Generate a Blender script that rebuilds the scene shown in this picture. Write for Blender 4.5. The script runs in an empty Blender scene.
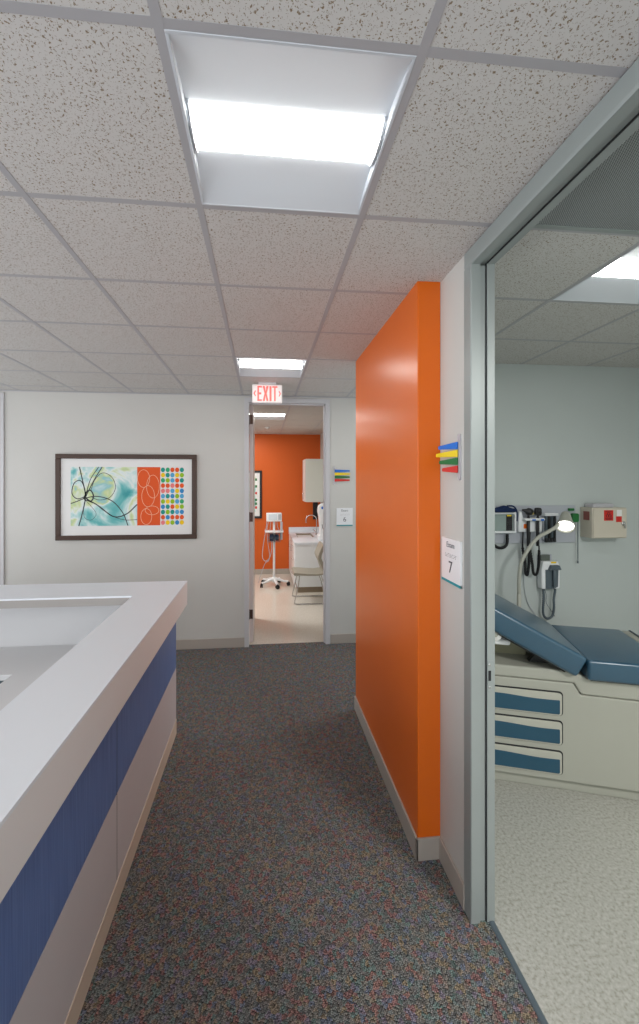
import bpy, bmesh, math, random
from mathutils import Vector, Matrix
random.seed(7)
PI = math.pi
scene = bpy.context.scene
COL = scene.collection

# ------------------------------------------------------------------ view
F, YAW, CX, CY, HC = 412.5, 0.0995, 304.0, 483.0, 1.905
Z = 2.9258                       # ceiling height
cd = bpy.data.cameras.new('camera')
cd.sensor_fit = 'HORIZONTAL'; cd.sensor_width = 36
cd.lens = F / 639 * 36
cd.shift_x = (319.5 - CX) / 639
cd.shift_y = (CY - 512) / 639
cd.clip_start = 0.02
cam = bpy.data.objects.new('camera', cd); COL.objects.link(cam)
cam.location = (0, 0, HC); cam.rotation_euler = (PI / 2, 0, -YAW)
scene.camera = cam
vs = scene.view_settings
scene.display_settings.display_device = 'sRGB'
vs.view_transform = 'Standard'; vs.look = 'None'; vs.gamma = 1.0; vs.use_curve_mapping = False

# ------------------------------------------------------------------ materials
def lin(c):
    out = []
    for v in c:
        v = v / 255.0
        out.append(v / 12.92 if v <= 0.04045 else ((v + 0.055) / 1.055) ** 2.4)
    return (out[0], out[1], out[2], 1.0)

def base_mat(name, col=(200, 200, 200), rough=0.6, metal=0.0, spec=0.5, coat=0.0):
    m = bpy.data.materials.new(name); m.use_nodes = True
    b = m.node_tree.nodes['Principled BSDF']
    b.inputs['Base Color'].default_value = lin(col)
    b.inputs['Roughness'].default_value = rough
    b.inputs['Metallic'].default_value = metal
    b.inputs['Specular IOR Level'].default_value = spec
    b.inputs['Coat Weight'].default_value = coat
    return m

def N(m, t, **kw):
    n = m.node_tree.nodes.new(t)
    for k, v in kw.items():
        if k in n.inputs: n.inputs[k].default_value = v
        else: setattr(n, k, v)
    return n
def L(m, a, ao, b, bi): m.node_tree.links.new(a.outputs[ao], b.inputs[bi])
def BS(m): return m.node_tree.nodes['Principled BSDF']

def paint(name, col, rough=0.55, spec=0.4, bump=0.05, scale=220, var=0.03):
    """rolled paint / plastic: faint tone variation and a fine stipple"""
    m = base_mat(name, col, rough, 0, spec)
    tc = N(m, 'ShaderNodeTexCoord')
    n1 = N(m, 'ShaderNodeTexNoise', Scale=3.0, Detail=3.0); L(m, tc, 'Object', n1, 'Vector')
    mx = N(m, 'ShaderNodeMix', data_type='RGBA')
    c = lin(col)
    mx.inputs[6].default_value = (c[0]*(1-var), c[1]*(1-var), c[2]*(1-var), 1)
    mx.inputs[7].default_value = (min(1, c[0]*(1+var)), min(1, c[1]*(1+var)), min(1, c[2]*(1+var)), 1)
    L(m, n1, 'Fac', mx, 0); L(m, mx, 2, BS(m), 'Base Color')
    if bump:
        n2 = N(m, 'ShaderNodeTexNoise', Scale=float(scale), Detail=2.0); L(m, tc, 'Object', n2, 'Vector')
        bp = N(m, 'ShaderNodeBump', Strength=bump, Distance=0.002); L(m, n2, 'Fac', bp, 'Height')
        L(m, bp, 'Normal', BS(m), 'Normal')
    return m

def emit(name, col, strength):
    m = base_mat(name, col, 0.5)
    b = BS(m); b.inputs['Emission Color'].default_value = lin(col); b.inputs['Emission Strength'].default_value = strength
    return m

WHITE_WALL = paint('white wall paint', (200, 199, 194), 0.6)
EXAM_WALL = paint('pale grey wall paint', (192, 199, 197), 0.6)
ORANGE = paint('orange satin paint', (222, 104, 20), 0.32, 0.42, 0.02)
ORANGE_FAR = paint('deep orange wall paint', (206, 92, 24), 0.55)
BASE = paint('taupe vinyl baseboard', (174, 166, 157), 0.45, 0.4, 0.0)
FRAME = base_mat('satin grey aluminium', (152, 159, 157), 0.4, 0.15, 0.5)
FRAME2 = base_mat('pale grey door frame enamel', (196, 195, 197), 0.45, 0.0, 0.5)
FRAME_DARK = base_mat('dark gasket rubber', (32, 34, 36), 0.7)
TBAR = paint('painted ceiling grid metal', (174, 173, 176), 0.45, 0.4, 0)
QUARTZ = paint('white solid surface', (221, 225, 231), 0.5, 0.5, 0, var=0.01)
DESK = paint('pale grey laminate', (205, 205, 206), 0.4, 0.4, 0, var=0.015)
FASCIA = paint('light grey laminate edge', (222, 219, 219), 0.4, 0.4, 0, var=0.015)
INNEREDGE = paint('shaded warm grey laminate edge', (158, 154, 150), 0.5, 0.3, 0)  # grey darkened for the shading on the counter's inner face
GREYPANEL = paint('mauve grey laminate', (196, 191, 193), 0.45, 0.4, 0, var=0.03)
TANTRIM = paint('tan kick trim', (204, 188, 170), 0.45, 0.4, 0)
DARKWOOD = paint('dark brown wood frame', (66, 44, 31), 0.4, 0.4, 0, var=0.12)
BLACK = paint('black plastic', (26, 27, 29), 0.45, 0.5, 0)
BLACKRUB = paint('black rubber', (20, 21, 23), 0.6, 0.4, 0)
MAT = paint('white picture mat', (232, 232, 230), 0.8, 0.2, 0, var=0.01)
WHITEPL = paint('white plastic', (232, 234, 236), 0.35, 0.5, 0, var=0.01)
GREYPL = paint('light grey plastic', (176, 180, 188), 0.45, 0.5, 0, var=0.02)
SLATE = paint('slate grey plastic', (84, 96, 104), 0.4, 0.5, 0)
CREAM = paint('putty enamel', (176, 176, 165), 0.42, 0.45, 0, var=0.015)
CREAM2 = paint('putty drawer face', (188, 187, 175), 0.38, 0.45, 0, var=0.015)
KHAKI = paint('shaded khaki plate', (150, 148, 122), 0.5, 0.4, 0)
PLINTH = paint('brown rubber plinth', (138, 122, 102), 0.5, 0.4, 0)
BLUEVINYL = paint('blue vinyl upholstery', (38, 80, 104), 0.30, 0.7, 0.06, 300, 0.04)
BS(BLUEVINYL).inputs['Coat Weight'].default_value = 0.5; BS(BLUEVINYL).inputs['Coat Roughness'].default_value = 0.3
BLUEINSET = paint('blue drawer inset', (40, 82, 104), 0.4, 0.45, 0)
BEIGE = paint('beige chair plastic', (160, 154, 140), 0.45, 0.45, 0)
CHROME = base_mat('brushed chrome', (205, 205, 205), 0.22, 0.95)
PAPER = paint('white paper', (236, 236, 233), 0.8, 0.2, 0, var=0.01)
NAVY = paint('navy cuff fabric', (28, 44, 78), 0.8, 0.2, 0.2, 120)
YELLOW = paint('yellow plastic', (240, 210, 30), 0.4, 0.5, 0)
BLUE = paint('blue plastic', (30, 110, 205), 0.4, 0.5, 0)
GREEN = paint('green plastic', (24, 110, 50), 0.4, 0.5, 0)
RED = paint('red plastic', (206, 40, 30), 0.4, 0.5, 0)
ORANGEPL = paint('orange label', (232, 108, 24), 0.5, 0.4, 0)
TEAL = paint('teal strip', (20, 150, 160), 0.45, 0.4, 0)
INK = paint('dark grey ink', (70, 72, 76), 0.7, 0.2, 0)
SIGNINK = paint('mid grey ink', (104, 106, 110), .7, .2, 0)
SIGNINK2 = paint('soft grey ink', (136, 137, 140), .7, .2, 0)
SIGNDOT = paint('pale grey dots', (186, 186, 188), .7, .2, 0)
INKLT = paint('grey ink', (150, 150, 152), 0.7, 0.2, 0)
BROWNHINGE = base_mat('dark bronze hinge', (84, 62, 54), 0.4, 0.6)
SHARPS = paint('beige enamel', (206, 198, 182), 0.42, 0.45, 0)
REFLECTOR = paint('white enamel reflector', (203, 208, 214), 0.4, 0.45, 0, var=0.0)
LENS = emit('lit light lens', (255, 254, 250), 13.0)
LAMPLENS = emit('lit lamp face', (255, 254, 250), 2.5)
EXITWHITE = emit('lit exit sign face', (240, 234, 232), 0.05)
EXITRED = emit('lit exit sign lettering', (240, 96, 88), 0.55)
CLEAR = base_mat('clear acrylic', (222, 220, 226), 0.3, 0, 0.5)
BS(CLEAR).inputs['Transmission Weight'].default_value = 0.35
GLASS = base_mat('clear dial glass', (150, 165, 160), 0.15)
DOORWHITE = paint('pale door laminate', (216, 204, 200), 0.5, 0.4, 0)
DENIM = base_mat('blue linen laminate', (48, 70, 128), 0.42)
def _denim():
    m = DENIM; tc = N(m, 'ShaderNodeTexCoord')
    mp = N(m, 'ShaderNodeMapping'); mp.inputs['Scale'].default_value = (420, 420, 3)
    L(m, tc, 'Object', mp, 'Vector')
    n = N(m, 'ShaderNodeTexNoise', Scale=1.0, Detail=2.0); L(m, mp, 'Vector', n, 'Vector')
    r = N(m, 'ShaderNodeValToRGB'); r.color_ramp.elements[0].position = 0.32; r.color_ramp.elements[1].position = 0.7
    r.color_ramp.elements[0].color = lin((72, 98, 156)); r.color_ramp.elements[1].color = lin((110, 136, 186))
    L(m, n, 'Fac', r, 'Fac'); L(m, r, 'Color', BS(m), 'Base Color')
_denim()

def carpet_mat():
    m = base_mat('multicoloured loop carpet', (90, 85, 85), 0.95, 0, 0.1)
    tc = N(m, 'ShaderNodeTexCoord')
    # rows of loops
    mp = N(m, 'ShaderNodeMapping'); mp.inputs['Scale'].default_value = (140, 196, 1); mp.inputs['Rotation'].default_value = (0, 0, 0.55)
    L(m, tc, 'Object', mp, 'Vector')
    v = N(m, 'ShaderNodeTexVoronoi', Scale=1.0, voronoi_dimensions='2D'); v.inputs['Randomness'].default_value = 0.6
    L(m, mp, 'Vector', v, 'Vector')
    sep = N(m, 'ShaderNodeSeparateColor'); L(m, v, 'Color', sep, 'Color')
    # yarn colour changes every few loops
    n0 = N(m, 'ShaderNodeTexNoise', Scale=90.0, Detail=2.0); L(m, tc, 'Object', n0, 'Vector')
    sc = N(m, 'ShaderNodeVectorMath', operation='SCALE'); sc.inputs['Scale'].default_value = 0.022; L(m, n0, 'Color', sc, 0)
    ad = N(m, 'ShaderNodeVectorMath', operation='ADD'); L(m, tc, 'Object', ad, 0); L(m, sc, 'Vector', ad, 1)
    v2 = N(m, 'ShaderNodeTexVoronoi', Scale=56.0, voronoi_dimensions='2D'); L(m, ad, 'Vector', v2, 'Vector')
    sep2 = N(m, 'ShaderNodeSeparateColor'); L(m, v2, 'Color', sep2, 'Color')
    r = N(m, 'ShaderNodeValToRGB'); r.color_ramp.interpolation = 'CONSTANT'
    pal = [(112, 120, 120), (130, 128, 122), (104, 114, 118), (146, 128, 108), (112, 130, 132), (158, 104, 98), (124, 122, 124), (104, 118, 150),
           (142, 124, 116), (100, 102, 106), (128, 116, 144), (150, 130, 100), (100, 132, 130), (118, 114, 112), (150, 96, 98)]
    els = r.color_ramp.elements
    while len(els) < len(pal): els.new(0.5)
    for i, c in enumerate(pal):
        els[i].position = i / len(pal); els[i].color = lin([min(255, (v*.54+116*.46)*1.09*k) for v, k in zip(c, (1.0, .99, .97))])
    L(m, sep2, 'Red', r, 'Fac')
    r3 = N(m, 'ShaderNodeValToRGB'); e3 = r3.color_ramp.elements
    e3[0].color = (0.45, 0.46, 0.46, 1); e3[1].color = (1.25, 1.24, 1.23, 1); L(m, sep, 'Green', r3, 'Fac')
    mx = N(m, 'ShaderNodeMix', data_type='RGBA', blend_type='MULTIPLY'); mx.inputs[0].default_value = 1.0
    L(m, r, 'Color', mx, 6); L(m, r3, 'Color', mx, 7)
    g = N(m, 'ShaderNodeValToRGB'); ge = g.color_ramp.elements
    ge[0].position = 0.30; ge[0].color = (1, 1, 1, 1); ge[1].position = 0.72; ge[1].color = (0.14, 0.14, 0.15, 1)
    L(m, v, 'Distance', g, 'Fac')
    mu = N(m, 'ShaderNodeMix', data_type='RGBA', blend_type='MULTIPLY'); mu.inputs[0].default_value = 1.0
    L(m, mx, 2, mu, 6); L(m, g, 'Color', mu, 7); L(m, mu, 2, BS(m), 'Base Color')
    bp = N(m, 'ShaderNodeBump', Strength=0.6, Distance=0.004); bp.invert = True
    L(m, v, 'Distance', bp, 'Height'); L(m, bp, 'Normal', BS(m), 'Normal')
    return m
CARPET = carpet_mat()

def tile_mat():
    m = base_mat('fissured mineral ceiling tile', (190, 188, 184), 0.9, 0, 0.15)
    tc = N(m, 'ShaderNodeTexCoord')
    n = N(m, 'ShaderNodeTexNoise', Scale=110.0, Detail=2.0); L(m, tc, 'Object', n, 'Vector')
    sc = N(m, 'ShaderNodeVectorMath', operation='SCALE'); sc.inputs['Scale'].default_value = 0.02
    L(m, n, 'Color', sc, 0)
    ad = N(m, 'ShaderNodeVectorMath', operation='ADD'); L(m, tc, 'Object', ad, 0); L(m, sc, 'Vector', ad, 1)
    masks = []
    for scale, lo, hi in ((78.0, 0.13, 0.20), (150.0, 0.10, 0.17)):
        v = N(m, 'ShaderNodeTexVoronoi', Scale=scale, voronoi_dimensions='2D'); L(m, ad, 'Vector', v, 'Vector')
        mr = N(m, 'ShaderNodeMapRange'); mr.inputs['From Min'].default_value = lo; mr.inputs['From Max'].default_value = hi
        mr.inputs['To Min'].default_value = 1.0; mr.inputs['To Max'].default_value = 0.0
        L(m, v, 'Distance', mr, 'Value')
        se = N(m, 'ShaderNodeSeparateColor'); L(m, v, 'Color', se, 'Color')
        gt = N(m, 'ShaderNodeMath', operation='GREATER_THAN'); gt.inputs[1].default_value = 0.30; L(m, se, 'Red', gt, 0)
        mm = N(m, 'ShaderNodeMath', operation='MULTIPLY'); L(m, mr, 'Result', mm, 0); L(m, gt, 'Value', mm, 1)
        masks.append(mm)
    mxm = N(m, 'ShaderNodeMath', operation='MAXIMUM'); L(m, masks[0], 'Value', mxm, 0); L(m, masks[1], 'Value', mxm, 1)
    mx = N(m, 'ShaderNodeMix', data_type='RGBA'); mx.inputs[6].default_value = lin((208, 206, 203)); mx.inputs[7].default_value = lin((142, 126, 104))
    L(m, mxm, 'Value', mx, 0); L(m, mx, 2, BS(m), 'Base Color')
    bp = N(m, 'ShaderNodeBump', Strength=0.35, Distance=0.003); bp.invert = True
    L(m, mxm, 'Value', bp, 'Height'); L(m, bp, 'Normal', BS(m), 'Normal')
    return m
TILE = tile_mat()

def vct_mat(name, cols, rough, scale):
    m = base_mat(name, cols[0], rough, 0, 0.45)
    tc = N(m, 'ShaderNodeTexCoord')
    v = N(m, 'ShaderNodeTexNoise', Scale=scale, Detail=3.0, Roughness=0.6); L(m, tc, 'Object', v, 'Vector')
    r = N(m, 'ShaderNodeValToRGB'); e = r.color_ramp.elements
    while len(e) < len(cols): e.new(0.5)
    for i, c in enumerate(cols):
        e[i].position = 0.36 + 0.28 * i / (len(cols) - 1); e[i].color = lin(c)
    L(m, v, 'Fac', r, 'Fac'); L(m, r, 'Color', BS(m), 'Base Color')
    return m
VCT = vct_mat('flecked vinyl floor', [(154, 152, 142), (172, 171, 162), (178, 177, 170), (188, 187, 180)], 0.4, 70.0)
FARFLOOR = vct_mat('polished beige vinyl floor', [(206, 198, 184), (214, 207, 195), (220, 213, 202)], 0.14, 60.0)

def perforated_mat():
    m = base_mat('perforated grey metal', (150, 154, 154), 0.5, 0.2)
    tc = N(m, 'ShaderNodeTexCoord')
    mp = N(m, 'ShaderNodeMapping'); mp.inputs['Scale'].default_value = (150, 150, 1); mp.inputs['Rotation'].default_value = (0, 0, 0.45)
    L(m, tc, 'Object', mp, 'Vector')
    v = N(m, 'ShaderNodeTexVoronoi', Scale=1.0, voronoi_dimensions='2D'); v.inputs['Randomness'].default_value = 0.0
    L(m, mp, 'Vector', v, 'Vector')
    r = N(m, 'ShaderNodeValToRGB'); e = r.color_ramp.elements
    e[0].position = 0.33; e[0].color = lin((84, 87, 89)); e[1].position = 0.40; e[1].color = lin((170, 174, 174))
    L(m, v, 'Distance', r, 'Fac'); L(m, r, 'Color', BS(m), 'Base Color')
    return m
PERF = perforated_mat()

def watercolour_mat():
    m = base_mat('teal watercolour print', (120, 190, 185), 0.8, 0, 0.2)
    tc = N(m, 'ShaderNodeTexCoord')
    n = N(m, 'ShaderNodeTexNoise', Scale=2.8, Detail=4.0, Distortion=0.7); L(m, tc, 'Object', n, 'Vector')
    r = N(m, 'ShaderNodeValToRGB'); e = r.color_ramp.elements
    cols = [(0.30, (72, 156, 160)), (0.40, (112, 186, 186)), (0.47, (172, 214, 212)), (0.53, (228, 236, 234)), (0.585, (204, 218, 160)), (0.63, (150, 200, 204)), (0.74, (232, 238, 236))]
    while len(e) < len(cols): e.new(0.5)
    for i, (p, c) in enumerate(cols): e[i].position = p; e[i].color = lin(c)
    L(m, n, 'Fac', r, 'Fac'); L(m, r, 'Color', BS(m), 'Base Color')
    return m
WATER = watercolour_mat()

# ------------------------------------------------------------------ mesh building
class MB:
    def __init__(s): s.v = []; s.f = []; s.mi = []; s.sm = []
    def add(s, verts, faces, mi=0, smooth=False, M=None):
        o = len(s.v)
        for p in verts:
            p = Vector(p)
            s.v.append(tuple(M @ p) if M else tuple(p))
        for f in faces:
            s.f.append(tuple(i + o for i in f)); s.mi.append(mi); s.sm.append(smooth)
        return s
    def bm(s, b, mi=0, smooth=False, M=None):
        b.verts.index_update()
        s.add([v.co.copy() for v in b.verts], [[v.index for v in f.verts] for f in b.faces], mi, smooth, M)
        b.free(); return s
    def box(s, lo, hi, r=0.0, seg=2, mi=0, M=None):
        b = bmesh.new(); bmesh.ops.create_cube(b, size=1.0)
        for v in b.verts:
            v.co = Vector([lo[k] + (v.co[k] + 0.5) * (hi[k] - lo[k]) for k in range(3)])
        if r > 0:
            bmesh.ops.bevel(b, geom=list(b.edges), offset=r, segments=seg, profile=0.5, affect='EDGES')
        return s.bm(b, mi, r > 0 and seg > 2, M)
    def prism(s, poly, a0, a1, axis='y', r=0.0, seg=2, mi=0, M=None, smooth=False):
        """poly in the other two axes, extruded along axis from a0 to a1"""
        def P(p, a):
            return {'x': (a, p[0], p[1]), 'y': (p[0], a, p[1]), 'z': (p[0], p[1], a)}[axis]
        b = bmesh.new()
        A = [b.verts.new(P(p, a0)) for p in poly]; B = [b.verts.new(P(p, a1)) for p in poly]
        n = len(poly)
        b.faces.new(A); b.faces.new(B[::-1])
        for i in range(n): b.faces.new((A[i], B[i], B[(i+1) % n], A[(i+1) % n]))
        bmesh.ops.recalc_face_normals(b, faces=b.faces)
        if r > 0: bmesh.ops.bevel(b, geom=list(b.edges), offset=r, segments=seg, profile=0.5, affect='EDGES')
        return s.bm(b, mi, smooth, M)
    def tube(s, pts, r, seg=8, mi=0, M=None, closed=False):
        pts = [Vector(p) for p in pts]; n = len(pts)
        rr = r if isinstance(r, (list, tuple)) else [r] * n
        V = []; ref = None
        for i, p in enumerate(pts):
            if closed: t = pts[(i+1) % n] - pts[i-1]
            else: t = pts[min(i+1, n-1)] - pts[max(i-1, 0)]
            if t.length < 1e-9: t = Vector((0, 0, 1))
            t.normalize()
            if ref is None: ref = Vector((0, 0, 1)) if abs(t.z) < 0.9 else Vector((1, 0, 0))
            a = ref - t * ref.dot(t)
            if a.length < 1e-6: a = t.orthogonal()
            a.normalize(); ref = a; bb = t.cross(a)
            for k in range(seg):
                th = 2 * PI * k / seg
                V.append(p + (a * math.cos(th) + bb * math.sin(th)) * rr[i])
        Fc = []
        for i in range(n if closed else n - 1):
            j = (i + 1) % n
            for k in range(seg):
                Fc.append((i*seg+k, i*seg+(k+1) % seg, j*seg+(k+1) % seg, j*seg+k))
        s.add(V, Fc, mi, True, M)
        if not closed:
            s.add(V[:seg], [tuple(range(seg))[::-1]], mi, False, M); s.add(V[-seg:], [tuple(range(seg))], mi, False, M)
        return s
    def lathe(s, prof, seg=24, mi=0, M=None, smooth=True):
        V = []; Fc = []
        for (r, z) in prof:
            for k in range(seg):
                th = 2 * PI * k / seg; V.append((r * math.cos(th), r * math.sin(th), z))
        for i in range(len(prof) - 1):
            for k in range(seg):
                Fc.append((i*seg+k, i*seg+(k+1) % seg, (i+1)*seg+(k+1) % seg, (i+1)*seg+k))
        Fc.append(tuple(range(seg))[::-1]); Fc.append(tuple(range((len(prof)-1)*seg, len(prof)*seg)))
        return s.add(V, Fc, mi, smooth, M)
    def cyl(s, p0, p1, r, seg=20, mi=0, r1=None):
        p0 = Vector(p0); p1 = Vector(p1); d = p1 - p0
        M = Matrix.Translation(p0) @ d.to_track_quat('Z', 'Y').to_matrix().to_4x4()
        h = d.length; e = min(r, h) * 0.08; q = r if r1 is None else r1
        return s.lathe([(r - e, 0), (r, e), (q, h - e), (q - e, h)], seg, mi, M)
    def text(s, body, size, M, mi=0, depth=0.0008, align='CENTER'):
        cu = bpy.data.curves.new('lettering', 'FONT'); cu.body = body; cu.size = size; cu.extrude = depth
        cu.align_x = align; cu.align_y = 'CENTER'; cu.resolution_u = 3
        o = bpy.data.objects.new('lettering', cu); COL.objects.link(o)
        dg = bpy.context.evaluated_depsgraph_get(); dg.update()
        me = bpy.data.meshes.new_from_object(o.evaluated_get(dg))
        s.add([v.co.copy() for v in me.vertices], [tuple(p.vertices) for p in me.polygons], mi, False, M)
        bpy.data.objects.remove(o); bpy.data.curves.remove(cu); bpy.data.meshes.remove(me)
        return s
    def build(s, name, mats, parent=None, loc=None, rot=None):
        me = bpy.data.meshes.new(name); me.from_pydata(s.v, [], s.f); me.update()
        if not isinstance(mats, (list, tuple)): mats = [mats]
        for m in mats: me.materials.append(m)
        for p, i, sm in zip(me.polygons, s.mi, s.sm): p.material_index = i; p.use_smooth = sm
        b = bmesh.new(); b.from_mesh(me); bmesh.ops.recalc_face_normals(b, faces=b.faces); b.to_mesh(me); b.free()
        o = bpy.data.objects.new(name, me); COL.objects.link(o)
        if parent: o.parent = parent
        if loc is not None: o.location = loc
        if rot is not None: o.rotation_euler = rot
        return o

def tag(o, label=None, cat=None, group=None, kind=None):
    if label: o['label'] = label
    if cat: o['category'] = cat
    if group: o['group'] = group
    if kind: o['kind'] = kind
    return o
def empty(name, loc, label, cat, rz=0.0, group=None):
    o = bpy.data.objects.new(name, None); COL.objects.link(o)
    o.location = loc; o.rotation_euler = (0, 0, rz); o.empty_display_size = 0.1
    return tag(o, label, cat, group)
def struct(name, mb, mats, label=None, cat=None):
    o = mb.build(name, mats); tag(o, label, cat, None, 'structure'); return o
def box(lo, hi, r=0.0, seg=2): return MB().box(lo, hi, r, seg)
def arc(c, r, a0, a1, n, plane='xz'):
    out = []
    for i in range(n + 1):
        a = a0 + (a1 - a0) * i / n
        p = (c[0] + r * math.cos(a), c[1] + r * math.sin(a)); out.append(p)
    return out
def rrect(x0, z0, x1, z1, r, n=4):
    return (arc((x1-r, z0+r), r, -PI/2, 0, n) + arc((x1-r, z1-r), r, 0, PI/2, n) + arc((x0+r, z1-r), r, PI/2, PI, n) + arc((x0+r, z0+r), r, PI, 1.5*PI, n))
def bez(p0, p1, p2, p3, n=16):
    p0, p1, p2, p3 = map(Vector, (p0, p1, p2, p3)); out = []
    for i in range(n + 1):
        t = i / n; u = 1 - t
        out.append(p0*u**3 + p1*3*u*u*t + p2*3*u*t*t + p3*t**3)
    return out
def spline(pts, n=8):
    P = [Vector(p) for p in pts]; out = []
    Q = [P[0]*2-P[1]] + P + [P[-1]*2-P[-2]]
    for i in range(1, len(Q) - 2):
        for k in range(n):
            t = k / n; a, b, c, d = Q[i-1], Q[i], Q[i+1], Q[i+2]
            out.append(0.5*((2*b)+(c-a)*t+(2*a-5*b+4*c-d)*t*t+(3*b-a-3*c+d)*t**3))
    out.append(P[-1]); return out
# map text (XY plane, facing +Z) onto a wall facing -y / -x
def on_back(x, y, z): return Matrix.Translation((x, y, z)) @ Matrix.Rotation(PI/2, 4, 'X')
def on_right(x, y, z): return Matrix.Translation((x, y, z)) @ Matrix.Rotation(-PI/2, 4, 'Z') @ Matrix.Rotation(PI/2, 4, 'X')

# ------------------------------------------------------------------ room shell
WX = 0.90          # corridor face of the right-hand wall
BY = 4.84          # corridor face of the back wall
EY = 3.345         # exam room far wall
fl = MB().box((-4.6, -2.2, -0.06), (0.985, 4.90, 0.0)).box((0.985, 3.40, -0.06), (3.7, 4.90, 0.0))
struct('floor', fl, CARPET)
struct('floor', MB().box((0.998, -2.2, -0.06), (3.7, 3.40, 0.0)), VCT)
struct('floor', MB().box((-1.9, 4.90, -0.06), (2.2, 8.80, 0.002)), FARFLOOR)
struct('trim_1', MB().prism([(0.976, 0), (1.0, 0), (1.0, 0.003), (0.994, 0.006), (0.982, 0.006), (0.976, 0.003)], 0.70, 1.70, 'y'), SLATE)

# walls
struct('wall_back', MB().box((-4.6, BY, 0), (-3.86, BY+0.12, Z+.02)).box((-2.90, BY, 0), (-0.165, BY+0.12, Z+.02))
       .box((0.745, BY, 0), (3.7, BY+0.12, Z+.02)).box((-0.165, BY, 2.868), (0.745, BY+0.12, Z+.02)).box((-3.86, BY, 2.868), (-2.90, BY+0.12, Z+.02)), WHITE_WALL)
struct('wall_right', MB().box((WX, 1.755, 0), (1.0, 3.44, Z+.02)).box((WX, -2.2, 0), (1.0, 0.655, Z+.02)), WHITE_WALL)
struct('wall_accent', MB().box((0.78, 2.02, 0), (WX, 3.42, Z+.02), 0.004), ORANGE)
struct('wall_exam_back', MB().box((1.0, EY, 0), (3.7, EY+0.095, Z+.02)), EXAM_WALL)
struct('wall_exam_right', MB().box((3.5, -2.2, 0), (3.7, EY, Z+.02)), EXAM_WALL)
struct('wall_exam_front', MB().box((1.0, -2.2, 0), (3.5, -2.08, Z+.02)), EXAM_WALL)
struct('wall_exam_inner', MB().box((1.0, 1.755, 0), (1.004, EY, Z+.02)).box((1.0, -2.08, 0), (1.004, 0.655, Z+.02)), EXAM_WALL)
struct('wall_far', MB().box((-1.9, 8.65, 0), (2.2, 8.80, Z+.02)), ORANGE_FAR)
struct('wall_far_right', MB().box((1.21, BY+0.12, 0), (1.35, 8.65, Z+.02)), WHITE_WALL)
struct('wall_far_left', MB().box((-1.9, BY+0.12, 0), (-1.78, 8.65, Z+.02)), WHITE_WALL)

# baseboards
def bb(name, lo, hi): struct(name, MB().box(lo, hi, 0.003, 2), BASE)
bb('baseboard_back', (-2.83, BY-.012, 0), (-0.21, BY, .112))
bb('baseboard_back', (0.80, BY-.012, 0), (3.5, BY, .112))
bb('baseboard_accent', (0.768, 2.008, 0), (0.78, 3.42, .112))
bb('baseboard_accent', (0.768, 2.008, 0), (WX, 2.02, .112))
bb('baseboard_right', (WX-.012, 1.757, 0), (WX, 2.012, .112))
bb('baseboard_exam', (1.004, EY-.012, 0), (3.5, EY, .10))
bb('baseboard_far', (-1.78, 8.638, 0), (1.21, 8.65, .11))

# ceilings: lay-in tiles in a metal grid, with openings for the recessed lights and the return grille
P = 0.6096
GX, GY = -0.2323, 0.9436
def ceiling(x0, x1, y0, y1, gx, gy, holes, name):
    t = MB(); g = MB()
    i0 = math.floor((x0-gx)/P); i1 = math.ceil((x1-gx)/P); j0 = math.floor((y0-gy)/P); j1 = math.ceil((y1-gy)/P)
    for i in range(i0, i1):
        for j in range(j0, j1):
            if (i, j) in holes: continue
            a0, a1 = max(x0, gx+i*P), min(x1, gx+(i+1)*P); b0, b1 = max(y0, gy+j*P), min(y1, gy+(j+1)*P)
            if a1-a0 < .004 or b1-b0 < .004: continue
            t.box((a0, b0, Z+.0015), (a1, b1, Z+.022))
    for i in range(i0, i1+1):
        x = gx+i*P
        if x-.012 > x0 and x+.012 < x1: g.box((x-.012, y0, Z), (x+.012, y1, Z+.006))
    for j in range(j0, j1+1):
        y = gy+j*P
        if y-.012 > y0 and y+.012 < y1: g.box((x0, y-.012, Z+.0005), (x1, y+.012, Z+.006))
    c = struct(name, t, TILE)
    struct('trim_2', g, TBAR)
    return c
ceiling(-4.6, 3.7, -2.2, BY+.01, GX, GY, {(0, 0), (0, 4), (3, 1), (2, 0), (0, -4)}, 'ceiling')
FGX, FGY = -0.25, 6.07
ceiling(-1.9, 2.2, BY+.11, 8.7, FGX, FGY, {(0, 0)}, 'ceiling')
# deck over the ceiling void keeps it dark
struct('ceiling_deck', MB().box((-4.6, -2.2, Z+.20), (3.7, 8.8, Z+.24)), FRAME_DARK)
struct('trim_3', MB().box((-2.88, BY-.018, Z-.010), (3.5, BY, Z)), TBAR)

# door frames -------------------------------------------------------
# corridor to far room
T = .055
df = MB()
for x0, x1 in ((-.212, -.160), (.738, .790)):
    df.box((x0, BY-.018, 0), (x1, BY+(.10 if x0 < 0 else .138), 2.842), .003)
df.box((-.212, BY-.018, 2.842), (.790, BY+.138, 2.896), .003)
for x0, x1 in ((.724, .738),): df.box((x0, BY+.03, 0), (x1, BY+.09, 2.842))
df.box((-.160, BY+.03, 2.827), (.738, BY+.09, 2.842))
struct('trim_4', df, FRAME2)
dl = struct('door_1', MB().box((-.158, BY+.104, .012), (-.114, BY+1.0, 2.83), .002), DOORWHITE)
for z in (.345, 1.50, 2.66):
    MB().box((-.152, BY+.101, z-.055), (-.118, BY+.106, z+.055), .001).cyl((-.159, BY+.101, z-.06), (-.159, BY+.101, z+.06), .005).build('hinge', BROWNHINGE, dl)
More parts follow.
